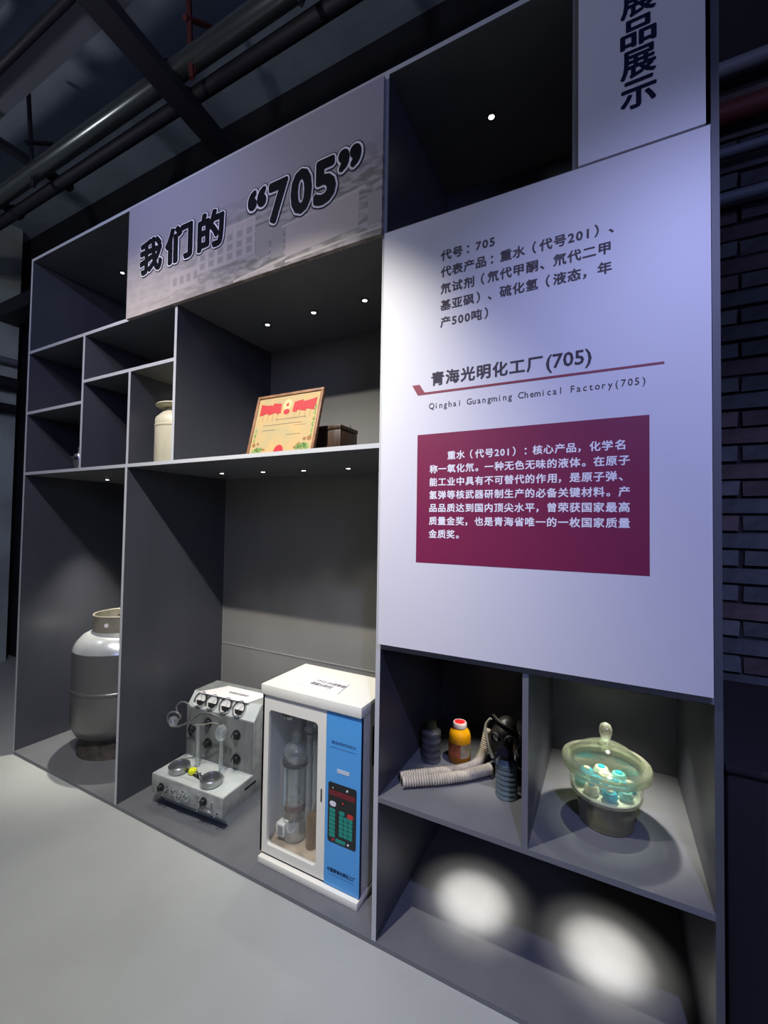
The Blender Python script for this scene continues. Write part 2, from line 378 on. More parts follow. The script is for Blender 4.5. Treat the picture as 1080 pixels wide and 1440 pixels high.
for k, (z, r_, lab) in enumerate(((3.50, 0.030, 'top wall pipe right of the shelving'), (3.30, 0.045, 'thick dark red wall pipe right of the shelving'), (3.13, 0.020, 'thin wall pipe right of the shelving, third from top'), (2.93, 0.024, 'lowest wall pipe right of the shelving'))):
    tag(tube('wall_pipe', [(1.05, 0.86, z), (4.5, 0.86, z)], r_, (GREYPIPE, STEELR, GREYPIPE, GREYPIPE)[k], seg=14), lab, 'pipe')
for k, (z, r_, lab) in enumerate(((2.62, 0.05, 'lower of the dark pipes on the left wall'), (2.88, 0.07, 'middle dark duct on the left wall'), (3.12, 0.035, 'upper thin pipe on the left wall'))):
    tag(tube('wall_pipe', [(-4.85, 0.80, z + .05), (-4.80, -3.0, z - .05)], r_, (BLACKM, STEELD, GREYPIPE)[k], seg=14), lab, 'pipe')
tag(box('wall_beam', -4.9, -4.2, 0.62, 0.80, 3.58, 3.72, STEELD), 'dark steel beam stub in the far left corner', 'beam')

# ================================================================== SHELVING
T = 0.018; h = T / 2; DEP = 0.677; Y1 = DEP
X0, X1, X1b, X2, X3, X4, XD, XR = -2.645, -1.5497, -1.9973, -1.178, 0.0, 0.999, 0.5187, 0.656
ZB, ZM, ZT, ZS, ZS2, ZL, ZP, ZQ, ZTOP = 0.008, 1.806, 2.606, 2.2035, 2.3243, 0.5185, 1.067, 2.598, 3.228
unit = thing('display_shelf', (0, 0, 0), 'tall dark grey display shelving of open compartments carrying the sign boards', 'shelving')
def board(name, x0, x1, z0, z1, y0=0.0, y1=Y1, m=None):
    o = box(name, x0, x1, y0, y1, z0, z1, m or BOARD, unit)
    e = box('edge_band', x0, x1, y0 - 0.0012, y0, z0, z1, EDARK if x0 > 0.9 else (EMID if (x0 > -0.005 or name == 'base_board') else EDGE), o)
    return o
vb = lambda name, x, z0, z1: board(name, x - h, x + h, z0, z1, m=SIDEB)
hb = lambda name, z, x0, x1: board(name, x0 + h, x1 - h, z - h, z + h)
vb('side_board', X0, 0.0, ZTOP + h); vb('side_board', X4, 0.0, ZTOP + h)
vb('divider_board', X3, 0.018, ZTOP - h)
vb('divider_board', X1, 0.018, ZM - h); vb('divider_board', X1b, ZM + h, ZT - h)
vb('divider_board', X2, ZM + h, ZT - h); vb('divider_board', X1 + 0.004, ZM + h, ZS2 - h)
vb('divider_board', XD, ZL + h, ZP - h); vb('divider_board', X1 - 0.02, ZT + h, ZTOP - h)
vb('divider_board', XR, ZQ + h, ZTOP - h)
board('base_board', X0 + h, X4 - h, 0.0, 0.018)
hb('shelf_board', ZM, X0, X3); hb('shelf_board', ZT, X0, X3); hb('shelf_board', ZS, X0, X1b); hb('shelf_board', ZS2, X1b, X2)
hb('shelf_board', ZL, X3, X4); hb('shelf_board', ZP, X3, X4); hb('shelf_board', ZQ, X3, X4)
board('top_board', X0 + h, X4 - h, ZTOP - h, ZTOP + h)
box('top_edge', X0, X4, 0.0, 0.015, ZTOP + h, ZTOP + h + 0.001, BOARD, unit) if False else None
# back panels with their joint strip
for (a, b, z0, z1) in ((X0, X1, 0, ZM), (X1, X3, 0, 0.708), (X1, X3, 0.708, ZM), (X0, X3, ZM, ZT), (X0, X3, ZT, ZTOP), (X3, X4, 0, ZL), (X3, X4, ZL, ZP), (X3, X4, ZP, ZQ), (X3, X4, ZQ, ZTOP)):
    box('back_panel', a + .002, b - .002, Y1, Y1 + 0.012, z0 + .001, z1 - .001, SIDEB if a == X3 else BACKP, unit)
box('joint_strip', X1 + h, X3 - h, Y1 - 0.003, Y1, 0.704, 0.711, LIP, unit)
box('joint_strip', X1 + h, X1 + h + 0.006, Y1 - 0.004, Y1, 0.018, ZM - h, SIDEG, unit)
def downlight(x, y, z, power, deg=80, r=0.011, lens=True):
    o = lathe('downlight', [(0.0, 0.0), (r + .009, 0.0), (r + .009, -0.003), (r + .001, -0.004), (r, -0.0015), (0, -0.0015)], (x, y, z), TRIMR, unit, seg=20)
    lathe('lamp_lens', [(0, -0.0018), (r, -0.0018), (r * 0.8, -0.0045), (0, -0.0055)], (x, y, z), LENS, o, seg=16)
    s = spot('downlight_lamp', (x, y, z - 0.012), (x, y, z - 1), power, (1.0, 0.955, 0.86), deg, 1.0, r)
    return o
for x, y in ((-1.248, .3745), (-.962, .408), (-.703, .438), (-.427, .449)): downlight(x, y, ZM - h, 14, 54)
downlight(-2.3616, .365, ZM - h, 130, 58)
for x, y in ((-.908, .357), (-.5965, .357), (-.299, .3676)): downlight(x, y, ZT - h, 3.6, 60)
downlight(-2.2214, .338, ZTOP - h, 5); downlight(.3142, .339, ZTOP - h, 5)
downlight(.275, .345, ZP - h, 10, 56); downlight(.765, .36, ZP - h, 28, 82)
for x_, y_ in ((.270, .335), (.737, .345)):
    downlight(x_, y_, ZL - h, 38, 40)
    spot('downlight_lamp', (x_, y_, ZL - h - .012), (x_, y_, 0), 12, (1.0, 0.955, 0.86), 58, 1.0, .0125)
downlight(-1.36, .34, ZS2 - h, 15, 90)

dark_blk = thing('added_dark_block', (1.03, 0.08, 0.0), 'made-up near-black block filling the dark area right of the shelving', 'dark block')  # made-up block, its black colour stands in for darkness beside the shelving
box('dark_block_body', 0, 2.4, 0, .80, 0, .86, BLACKM, dark_blk, bevel=.01); box('dark_block_top', -.005, 2.41, -.01, .81, .861, .88, BLACKM, dark_blk, bevel=.004)
# ================================================================== SIGN BOARDS
YP = -0.0195
def sign(name, x0, x1, z0, z1, label, m=PANEL):
    t = thing(name, (x0, YP, z0), label, 'sign')
    box('board', 0, x1 - x0, 0, 0.018, 0, z1 - z0, m, t)
    return t
# --- tall information board
sx0, sz0 = 0.0091, 1.0805
info = sign('information_board', sx0, 0.9854, sz0, 2.5904, 'large white information board with a maroon text block and grey writing')
L = lambda x: x - sx0
Z = lambda z: z - sz0
yy = -0.0006
rows = ['代号：705', '代表产品：重水（代号201）、', '氘试剂（氘代甲酮、氘代二甲', '基亚砜）、硫化氢（液态，年', '产500吨）']
for k, s in enumerate(rows):
    text_grid('text_line', s, L(0.2305), 0.0404, Z(2.4425 - 0.0583 * k), 0.0385, INKG, info, yy, 0.030)
text_grid('heading_text', '青海光明化工厂', L(0.1985), 0.0530, Z(2.0165), 0.0500, INKH, info, yy, 0.032)
text_line('heading_text', '(705)', L(0.576), L(0.702), Z(2.0175), 0.060, INKH, info, yy, 0.02)
en = 'Qinghai Guangming Chemical Factory(705)'
text_grid('english_text', en, L(0.1960), 0.01655, Z(1.9245), 0.0290, INKH, info, yy, 0.008, mono=True, sx=0.92)
prism('rule', [(L(0.130), Z(2.0045)), (L(0.158), Z(2.0045)), (L(0.177), Z(1.973)), (L(0.881), Z(1.9625)), (L(0.881), Z(1.9695)), (L(0.1855), Z(1.9805)), (L(0.180), Z(1.9665)), (L(0.152), Z(1.9665))][:1] + [(L(0.158), Z(2.0045)), (L(0.1775), Z(1.9745)), (L(0.881), Z(1.9700)), (L(0.881), Z(1.9630)), (L(0.152), Z(1.9665))], 0, yy, MAROONL, info, axis='Y', label='maroon rule with a slanted start')
box('text_block', L(0.1530), L(0.8460), -0.0006, 0, Z(1.3825), Z(1.8268), MAROON, info, label='maroon rectangle with white writing')
body = ['　　重水（代号201）：核心产品，化学名', '称一氧化氘。一种无色无味的液体。在原子', '能工业中具有不可替代的作用，是原子弹、', '氢弹等核武器研制生产的必备关键材料。产', '品品质达到国内顶尖水平，曾荣获国家最高', '质量金奖，也是青海省唯一的一枚国家质量', '金质奖。']
for k, s in enumerate(body):
    text_grid('text_line', s, L(0.1985), 0.0317, Z(1.7480 - 0.0443 * k), 0.0300, INKW, info, -0.0011, 0.026)
# --- title board
tx0, tz0 = -1.565, 2.597
title = sign('title_board', tx0, -0.0037, tz0, 3.204, 'wide title board with a faded factory photograph and large black characters')
title.children[0].data.materials.clear()
mt = bpy.data.materials.new('faded_photo_print'); mt.use_nodes = True; nt = mt.node_tree; B = nt.nodes['Principled BSDF']; B.inputs['Roughness'].default_value = 0.5
tc = nt.nodes.new('ShaderNodeTexCoord'); sp = nt.nodes.new('ShaderNodeSeparateXYZ'); nt.links.new(tc.outputs['Object'], sp.inputs[0])
cr = nt.nodes.new('ShaderNodeValToRGB'); e = cr.color_ramp.elements
e[0].position = 0.0; e[0].color = (0.44, 0.38, 0.345, 1); e[1].position = 1.0; e[1].color = (0.31, 0.295, 0.34, 1)
n1 = e.new(0.42); n1.color = (0.42, 0.37, 0.35, 1); n2 = e.new(0.6); n2.color = (0.32, 0.295, 0.33, 1)
mr = nt.nodes.new('ShaderNodeMapRange'); mr.inputs['From Max'].default_value = 0.607
nt.links.new(sp.outputs['Z'], mr.inputs['Value']); nt.links.new(mr.outputs[0], cr.inputs[0])
nz = nt.nodes.new('ShaderNodeTexNoise'); nz.inputs['Scale'].default_value = 26; nz.inputs['Detail'].default_value = 8
mpn = nt.nodes.new('ShaderNodeMapping'); mpn.inputs['Scale'].default_value = (0.5, 1, 1.5); nt.links.new(tc.outputs['Object'], mpn.inputs[0]); nt.links.new(mpn.outputs[0], nz.inputs['Vector'])
# mask: dappled foliage in the lower right three fifths
m1 = nt.nodes.new('ShaderNodeMapRange'); m1.inputs['From Min'].default_value = 0.42; m1.inputs['From Max'].default_value = 0.26; nt.links.new(sp.outputs['Z'], m1.inputs['Value'])
m2 = nt.nodes.new('ShaderNodeMapRange'); m2.inputs['From Min'].default_value = 0.35; m2.inputs['From Max'].default_value = 1.0; m2.inputs['To Min'].default_value = 0.25; nt.links.new(sp.outputs['X'], m2.inputs['Value'])
mm = nt.nodes.new('ShaderNodeMath'); mm.operation = 'MULTIPLY'; nt.links.new(m1.outputs[0], mm.inputs[0]); nt.links.new(m2.outputs[0], mm.inputs[1])
nr = nt.nodes.new('ShaderNodeValToRGB'); nr.color_ramp.elements[0].position = 0.42; nr.color_ramp.elements[0].color = (0.42, 0.44, 0.40, 1); nr.color_ramp.elements[1].position = 0.60; nr.color_ramp.elements[1].color = (1, 1, 1, 1)
nt.links.new(nz.outputs['Fac'], nr.inputs[0])
mxc = nt.nodes.new('ShaderNodeMix'); mxc.data_type = 'RGBA'; mxc.blend_type = 'MULTIPLY'
nt.links.new(mm.outputs[0], mxc.inputs['Factor']); nt.links.new(cr.outputs[0], mxc.inputs['A']); nt.links.new(nr.outputs[0], mxc.inputs['B'])
nt.links.new(mxc.outputs['Result'], B.inputs['Base Color'])
title.children[0].data.materials.append(mt)
PB1 = mat('printed_wall_tone', (0.47, 0.40, 0.365), 0.55); PB2 = mat('printed_window_tone', (0.33, 0.285, 0.265), 0.55); PB3 = mat('printed_light_tone', (0.54, 0.47, 0.42), 0.55); PB4 = mat('printed_shade_tone', (0.35, 0.31, 0.28), 0.55)
def flat(bm, x0, z0, x1, z1, dz0=0, dz1=0):
    v = [bm.verts.new(p) for p in ((x0, 0, z0), (x1, 0, z0 + dz0), (x1, 0, z1 + dz1), (x0, 0, z1))]; bm.faces.new(v)
def flats(name, lst, m, y, label=None):
    bm = bmesh.new()
    for q in lst: flat(bm, *q)
    o = from_bm(name, bm, m, title, label=label); o.location.y = y; return o
flats('printed_building', [(0.56, 0.10, 0.92, 0.27), (0.36, 0.06, 0.56, 0.15), (1.10, 0.035, 1.46, 0.165, 0.02, 0.035), (1.20, 0.19, 1.32, 0.205, .01, .01)], PB1, -0.0003, 'pale factory buildings printed on the photograph')
flats('printed_trim', [(0.56, 0.27, 0.92, 0.276), (1.08, 0.165, 1.49, 0.178, .035, .035), (1.10, 0.012, 1.56, 0.022, .01, .01), (0.80, 0.0, 1.10, 0.012, .03, .03)] + [(0.56 + 0.06 * k, 0.10, 0.566 + 0.06 * k, 0.27) for k in range(7)], PB3, -0.0005)
wins = [(0.575 + 0.06 * k, z, 0.607 + 0.06 * k, z + 0.028) for k in range(6) for z in (0.118, 0.160, 0.205)] + [(0.38 + 0.05 * k, 0.085, 0.41 + 0.05 * k, 0.125) for k in range(4)]
flats('printed_windows', wins, PB2, -0.0005)
flats('printed_shade', [(1.50, 0.05, 1.56, 0.17), (1.02, 0.05, 1.09, 0.20), (0.93, 0.08, 1.01, 0.22), (0.20, 0.03, 0.36, 0.045), (0.30, 0.015, 0.52, 0.024)], PB4, -0.00035)
def TB(ch, a, b, z0=2.806, z1=2.975):
    for nm, m, off, y in (('letter_shadow', INKSH, 0.100, -0.0010), ('letter_outline', INKO, 0.078, -0.0030), ('letter', INKB, 0.044, -0.0050)):
        glyph_box(nm, ch, a - tx0, b - tx0, z0 - tz0, z1 - tz0, m, title, y, off)
TB('我', -1.445, -1.278); TB('们', -1.238, -1.052); TB('的', -1.000, -0.838)
TB('“', -0.672, -0.585, 2.905, 2.972); TB('7', -0.552, -0.462, 2.806, 2.970); TB('0', -0.430, -0.337, 2.803, 2.973); TB('5', -0.310, -0.220, 2.803, 2.970); TB('”', -0.190, -0.105, 2.905, 2.972)
# --- vertical heading board
vx0, vz0 = 0.6645, 2.598
vert = sign('heading_board', vx0, 0.976, vz0, 3.222, 'upper bluish white board with large dark characters in a column')
for ch, zc in (('示', 2.754), ('展', 2.845), ('品', 2.936), ('展', 3.027), ('列', 3.118)):
    if ch == '列': continue
    glyph_box('letter', ch, 0.778 - vx0, 0.862 - vx0, zc - 0.040 - vz0, zc + 0.040 - vz0, INKS, vert, -0.0006, 0.030)

# ================================================================== GAS CYLINDER
gc = thing('gas_cylinder', (-2.175, 0.385, 0.018), 'large worn silver gas cylinder with open collar in the bottom left compartment', 'gas cylinder')
R = 0.272
lathe('body', [(0, .095), (.12, .097), (.20, .105), (.245, .13), (R, .19), (R, .40), (R + .004, .405), (R + .004, .418), (R, .423), (R, .645), (.270, .655)], (0, 0, 0), SILVER, gc, seg=72)
lathe('shoulder', [(.270, .655), (.262, .680), (.245, .710), (.215, .742), (.16, .770), (0, .785)], (0, 0, 0), SILVERS, gc, seg=72, label='domed shoulder with downlight brightness in its colour')
lathe('foot_ring', [(.212, .12), (.226, .012), (.232, 0), (.220, 0), (.205, .11)], (0, 0, 0), RUSTY, gc, seg=56)
# collar with hand holes
bm = bmesh.new(); seg = 96; zc0, zc1 = .755, .868
def ringv(r, z): return [bm.verts.new((r * math.cos(2 * PI * k / seg), r * math.sin(2 * PI * k / seg), z)) for k in range(seg)]
o0, o1, i1, i0 = ringv(.165, zc0), ringv(.165, zc1), ringv(.157, zc1), ringv(.157, zc0)
for k in range(seg):
    k2 = (k + 1) % seg
    for a, b in ((o0, o1), (o1, i1), (i1, i0)): bm.faces.new((a[k], a[k2], b[k2], b[k]))
from_bm('collar', bm, SILVER2, gc, True)
tube('collar_lip', [(.161 * math.cos(2 * PI * k / 64), .161 * math.sin(2 * PI * k / 64), zc1) for k in range(65)], .0055, SILVER2, gc, seg=8, cap=False)
for a in (-1.08, 0.5, 2.2, 3.8):
    d = Vector((math.cos(a), math.sin(a), 0)); mx = Matrix.Rotation(a - PI / 2 + PI, 4, 'Z')
    lathe('collar_hole', [(0, 0), (.0135, 0), (.0135, -.002)], tuple(d * .1665 + Vector((0, 0, .818))), PAPER, gc, seg=20, mtx=Matrix.Rotation(a + PI / 2, 4, 'Z'), axis='Y', label='bright round hand hole')
lathe('valve', [(0, .775), (.03, .775), (.03, .80), (.014, .805), (.014, .835), (.026, .838), (.026, .856), (0, .858)], (0, 0, 0), CHROME, gc, seg=18)

# ================================================================== LITTLE VALVE AND CAN IN THE SMALL COMPARTMENTS
zm = ZM + h
v = thing('flanged_valve', (-2.195, 0.10, zm), 'small dark metal fitting with a shiny flange in the small lower left compartment', 'fitting')
lathe('body', [(0, 0), (.022, 0), (.024, .02), (.034, .05), (.036, .085), (.030, .105), (.012, .115), (.012, .15), (0, .15)], (0, 0, 0), STEEL, v, seg=28)
lathe('flange', [(0.02, .076), (.047, .076), (.047, .086), (.02, .086)], (0, 0, 0), CHROME, v, seg=28)
c = thing('milk_can', (-1.370, 0.175, zm), 'cream coloured metal can with a flat lid on the middle shelf', 'can')
rr = .118
lathe('body', [(0, 0), (rr - .004, 0), (rr, .006), (rr, .205), (rr + .003, .208), (rr + .003, .216), (rr, .219), (rr, .250), (rr - .006, .262), (.085, .290), (.070, .300), (.068, .316), (0, .316)], (0, 0, 0), CREAM, c, seg=56)
lathe('lid', [(0, .312), (.070, .314), (.112, .322), (.118, .328), (.112, .336), (.05, .340), (0, .340)], (0, 0, 0), CREAM, c, seg=48)

# ================================================================== CERTIFICATE AND BOX
cw, chh = 0.395, 0.325
ce = thing('framed_certificate', (-0.789, 0.100, zm + .001), 'wood framed yellow certificate with red flags leaning on the middle shelf', 'certificate')
ce.rotation_euler = (-math.radians(14), 0, 0)
fw = .014
for a in ((0, cw, 0, fw), (0, cw, chh - fw, chh)): box('frame_rail', a[0], a[1], 0, .018, a[2], a[3], WOOD, ce, bevel=.002)
for a in ((0, fw), (cw - fw, cw)): box('frame_rail', a[0], a[1], .0005, .0175, fw, chh - fw, WOOD, ce, bevel=.002)
pg = box('certificate_sheet', fw, cw - fw, .006, .010, fw, chh - fw, CERT, ce)
box('backing_board', .003, cw - .003, .010, .016, .003, chh - .003, WOODD, ce)
def pr(nm, polys, m, y=.0055, label=None):
    bm = bmesh.new()
    for p in polys:
        try: bm.faces.new([bm.verts.new((x, y, z)) for x, z in p])
        except Exception: pass
    return from_bm(nm, bm, m, pg, label=label)
def blob(cx, cz, rx, rz, n=14, a0=0, a1=2 * PI, j=0): return [(cx + rx * math.cos(a0 + (a1 - a0) * k / n) * (1 + random.uniform(-j, j)), cz + rz * math.sin(a0 + (a1 - a0) * k / n) * (1 + random.uniform(-j, j))) for k in range(n + (a1 - a0 < 6))]
m_ = cw / 2
for s in (-1, 1):   # flags: five overlapping draped flags each side
    pl_ = []
    for k in range(5):
        x = m_ + s * (.034 + k * .026); w2 = .028
        z1 = .272 + .004 * math.sin(k * 2); z0 = .222 + .006 * (k % 2)
        pl_.append([(x, z0), (x + s * w2, z0 - .004), (x + s * w2 * 1.05, z1 + .004), (x + s * .004, z1)])
    pr('red_flags', pl_, CERTR)
    pr('flag_folds', [[(m_ + s * (.036 + k * .0135), .228), (m_ + s * (.0375 + k * .0135), .228), (m_ + s * (.041 + k * .0135), .270), (m_ + s * (.039 + k * .0135), .270)] for k in range(10)], mat('flag_pink', (.50, .07, .05), .5), .0052)
    pr('flag_poles', [[(m_ + s * (.05 + k * .03), .185), (m_ + s * (.0515 + k * .03), .185), (m_ + s * (.0515 + k * .03), .226), (m_ + s * (.05 + k * .03), .226)] for k in range(4)], CERTO, .0053)
pr('emblem', [blob(m_, .262, .026, .028)], CERTT, .0050)
pr('emblem_star', [[(m_ + (.014 if k % 2 == 0 else .006) * math.sin(k * PI / 5), .262 + (.014 if k % 2 == 0 else .006) * math.cos(k * PI / 5)) for k in range(10)]], CERTR, .0047)
pr('ribbon', [blob(m_, .226, .018, .014)], CERTR, .0049)
for zt, xa, xb, th in ((.188, .14, .32, .0035), (.162, .07, .30, .0035), (.136, .07, .16, .003), (.105, .22, .31, .003), (.150, .26, .33, .002)):
    pr('written_line', [[(x, zt), (x + .006, zt), (x + .006, zt + th), (x, zt + th)] for x in [xa + .0085 * k for k in range(int((xb - xa) / .0085))]], CERTI)
pr('leaf_border', [blob(.045 + .012 * k, .035 + .006 * (k % 2), .011, .012, j=.25) for k in range(4)] + [blob(cw - .045 - .013 * k, .040 + .006 * (k % 2), .013, .014, j=.25) for k in range(5)] + [blob(cw - .030, .09 + .028 * k, .006, .013, j=.3) for k in range(6)] + [blob(.030, .09 + .025 * k, .005, .010, j=.3) for k in range(3)], CERTG, .0052)
pr('flower_border', [blob(.034, .066, .010, .010), blob(.058, .072, .007, .007), blob(cw - .036, .080, .013, .012), blob(cw - .062, .078, .009, .008), blob(cw - .09, .055, .008, .006), blob(.10, .040, .009, .005), blob(cw - .11, .040, .009, .005)], CERTO, .0050)
pr('red_sun', [blob(m_ - .005, .026, .028, .032, 16, 0, PI)], CERTR, .0052)
pr('base_rule', [[(.10, .022), (.30, .022), (.30, .025), (.10, .025)]], CERTR, .0053)
bx = thing('wooden_box', (-0.600, 0.225, zm), 'dark brown wooden box standing behind the framed certificate', 'box')
box('body', 0, .268, 0, .15, 0, .128, WOODD, bx, bevel=.004); box('lid', -.003, .271, -.003, .153, .130, .150, WOODD, bx, bevel=.004)
tube('clasp_wire', [(.262, .07, .151), (.262, .085, .165), (.266, .10, .151)], .0015, STEEL, bx, seg=6)

SIDED = mat('dark_clamp_metal', (0.07, 0.07, 0.075), 0.35, 0.5)
# ================================================================== LABORATORY CABINET
cab = thing('laboratory_cabinet', (-0.625, 0.085, 0.018), 'tall cream laboratory cabinet with glazed door and blue keypad panel', 'laboratory cabinet')
W, Dp = 0.512, 0.305
box('base_tray', 0.006, W + .002, -.018, Dp, 0, .030, WHITEP, cab, bevel=.003)
box('recess_band', 0.004, W - .004, .004, Dp - .002, .030, .040, BLACKM, cab)
box('side_panel', 0, .010, .0, Dp, .038, .728, WHITEP, cab)
box('side_panel', W - .010, W, .010, Dp, .038, .728, WHITEP, cab)
box('rear_panel', .010, W - .010, Dp - .010, Dp, .038, .728, INNER, cab)
box('chamber_wall', .345, .352, .018, Dp - .010, .050, .728, INNER, cab)
box('chamber_floor', .010, .345, .018, Dp - .010, .050, .072, mat('stained_chamber_floor', (.46, .36, .24), .6, noise=(14, .35)), cab)
box('lid', -.004, W + .004, -.010, Dp + .004, .730, .774, WHITEP, cab, bevel=.003)
# door frame with rounded opening
def framed(name, outer, inner, y0, y1, m, parent):
    x0, x1, z0, z1 = outer
    bm = bmesh.new()
    for loop in ([(x0, z0), (x1, z0), (x1, z1), (x0, z1)], inner):
        vs = [bm.verts.new((p[0], y0, p[1])) for p in loop]
        for k in range(len(vs)): bm.edges.new((vs[k], vs[(k + 1) % len(vs)]))
    bmesh.ops.triangle_fill(bm, use_beauty=True, use_dissolve=False, edges=bm.edges[:])
    ret = bmesh.ops.extrude_face_region(bm, geom=bm.faces[:])
    for g in ret['geom']:
        if isinstance(g, bmesh.types.BMVert): g.co.y = y1
    bmesh.ops.recalc_face_normals(bm, faces=bm.faces[:])
    return from_bm(name, bm, m, parent)
door = framed('door', (0, .345, .040, .727), rrect(.036, .303, .080, .664, .018, 6), 0, .016, WHITEP, cab)
box('door_pane', .030, .309, .006, .010, .074, .670, GLASSW, door, label='clear glass window pane')
box('door_handle', .3225, .3295, -.002, .0, .352, .402, mat('brown_latch', (.09, .07, .055), .5), door, label='small dark slot latch')
bf = box('blue_fascia', .346, W, 0, .016, .034, .727, BLUE, cab, label='blue control fascia')
box('fascia_edge', W - .0005, W + .001, 0, .012, .034, .727, BLUED, bf)
prism('keypad', rrect(.361, .494, .2100, .4450, .008), -.002, 0, BLACK, bf, axis='Y', label='black keypad')
box('display_window', .367, .489, -.0028, -.002, .395, .416, REDW, bf, label='dark red display')
box('paper_label', .401, .459, -.001, 0, .489, .504, mat('pale_label', (.55, .60, .66), .6), bf, label='small pale paper label')
def key(a, b, z0, z1, m, r=.003, lab=None): prism('key', rrect(a, b, z0, z1, r, 3), -.0032, -.002, m, bf, axis='Y', label=lab)
key(.370, .400, .352, .372, WHITEK, .0095, 'white oval key'); key(.453, .482, .325, .343, REDK, .0085, 'red oval key')
for k in range(7): key(.369, .397, .231 + .0165 * k, .2445 + .0165 * k, TEAL)
for r_ in range(5):
    for q in range(3): key(.416 + .0215 * q, .4355 + .0215 * q, .243 + .0168 * r_, .2575 + .0168 * r_, TEAL)
key(.416, .4405, .3280, .3430, TEAL); key(.400, .447, .2165, .2300, TEAL)
for (a, z, m) in ((.385, .4270, CHROME), (.452, .4300, WHITEK), (.388, .2215, REDK), (.460, .2230, WHITEK), (.433, .3760, REDK)):
    lathe('indicator', [(0, .0030), (.0042, .0024), (.0042, 0)], (a, -.002, z), m, bf, seg=12, axis='Y')
text_line('fascia_text', '智能煤质测定仪', .372, .489, .605, .0135, LBLUE, bf, -.0006, .01)
text_line('fascia_text', 'ZHINENG MEIZHI CEDINGYI', .366, .490, .585, .0075, LBLUE, bf, -.0006, 0)
text_line('fascia_text', '中国青海光明化工厂', .362, .495, .098, .0170, INKS, bf, -.0006, .03)
box('fascia_line', .370, .488, -.0006, 0, .0800, .0812, LBLUE, bf)
box('vent_slot', W, W + .001, .09, .11, .50, .66, BLACKM, cab)
# glassware inside
gl = lathe('reagent_bulb', [(0, .40), (.030, .402), (.052, .43), (.056, .46), (.044, .49), (.020, .505), (.016, .53), (.024, .535), (.024, .545), (.013, .548), (.013, .50), (.038, .485), (.050, .46), (.046, .43), (.026, .408), (0, .406)], (.112, .10, 0), GLASSC, cab, seg=28)
lathe('clamp_ring', [(.048, .405), (.059, .405), (.059, .418), (.048, .418)], (.112, .10, 0), SIDED, cab, seg=28)
lathe('glass_column', [(.040, .20), (.044, .205), (.044, .395), (.040, .40), (.036, .395), (.036, .205)], (.112, .10, 0), GLASSC, cab, seg=28)
lathe('column_collar', [(.036, .205), (.046, .205), (.046, .232), (.036, .232)], (.112, .10, 0), mat('brown_collar', (.16, .11, .10), .5), cab, seg=24)
lathe('glass_beaker', [(0, .075), (.045, .075), (.050, .085), (.050, .165), (.047, .165), (.047, .087), (0, .080)], (.112, .10, 0), GLASSC, cab, seg=28)
box('sensor_block', .050, .095, .045, .085, .095, .150, WHITEP, cab, bevel=.004, label='small pale clamp block')
box('sensor_face', .062, .090, .0445, .045, .102, .142, SIDEG, cab)
lathe('glass_tube', [(.012, .10), (.014, .10), (.014, .60), (.012, .60)], (.170, .12, 0), GLASSC, cab, seg=16)
lathe('glass_tube', [(.017, .085), (.019, .085), (.019, .52), (.017, .52)], (.205, .13, 0), GLASSC, cab, seg=16)
lathe('stained_tube', [(.0, .075), (.026, .075), (.026, .20), (.020, .21), (.0, .21)], (.215, .09, 0), glass('rusty_residue_glass', (.70, .55, .35), .05, .35, (.50, .33, .16)), cab, seg=20)
for px, pz, pr_ in ((.215, .575, .050), (.075, .615, .034)):
    lathe('glass_dish', [(0, -.018), (.03, -.016), (pr_, 0), (pr_ + .003, .004), (pr_ - .004, .004), (.028, -.012), (0, -.013)], (px, .10, pz), GLASSC, cab, seg=26)
    lathe('dish_rim', [(pr_ - .002, .0), (pr_ + .004, .0), (pr_ + .004, .006), (pr_ - .002, .006)], (px, .10, pz), SIDED, cab, seg=26)
    lathe('dish_stud', [(0, 0), (.008, .002), (.008, .02), (0, .022)], (px, .10, pz + .01), WHITEP, cab, seg=12)
box('pale_rod', .046, .058, .10, .112, .19, .46, mat('pale_blue_tube', (.45, .58, .68), .3), cab)
box('inner_bracket', .085, .170, .17, .25, .46, .64, SIDED, cab, bevel=.003)
tube('glass_pipe', [(.215, .15, .58), (.21, .14, .62), (.16, .13, .60), (.15, .13, .55)], .005, GLASSC, cab, seg=8, smooth=6)
# sheet on top of the cabinet
def sheet(name, pts, z, label, lines, tilt=0):
    t = thing(name, (pts[0][0], pts[0][1], z), label, 'paper')
    ox, oy = pts[0]
    bm = bmesh.new(); A = [bm.verts.new((x - ox, y - oy, 0)) for x, y in pts]; Bv = [bm.verts.new((x - ox, y - oy, .003)) for x, y in pts]
    bm.faces.new(A[::-1]); bm.faces.new(Bv)
    for k in range(4): bm.faces.new((A[k], A[(k + 1) % 4], Bv[(k + 1) % 4], Bv[k]))
    from_bm('sheet', bm, PAPER, t)
    ux = Vector((pts[1][0] - ox, pts[1][1] - oy, 0)); uy = Vector((pts[3][0] - ox, pts[3][1] - oy, 0))
    for s, u0, u1, v0, sz in lines:
        me = glyph_mesh(s, .02); a, b, c_, d = bounds(me)
        for v in me.vertices:
            fx = u0 + (v.co.x - a) / (b - a) * (u1 - u0); fy = v0 + (v.co.y - c_) / (d - c_) * sz
            v.co = ux * fx + uy * fy + Vector((0, 0, .0034 + v.co.z))
        me.name = 'printed_text'; link('printed_text', me, INKG, t)
    return t
sheet('paper_sheet', [(-.490, .150), (-.262, .135), (-.280, .262), (-.470, .268)], .7925, 'white paper label with two text lines on the cream cabinet', [('WCL-2A型智能', .20, .90, .56, .22), ('煤硫分析仪', .20, .72, .22, .25)])

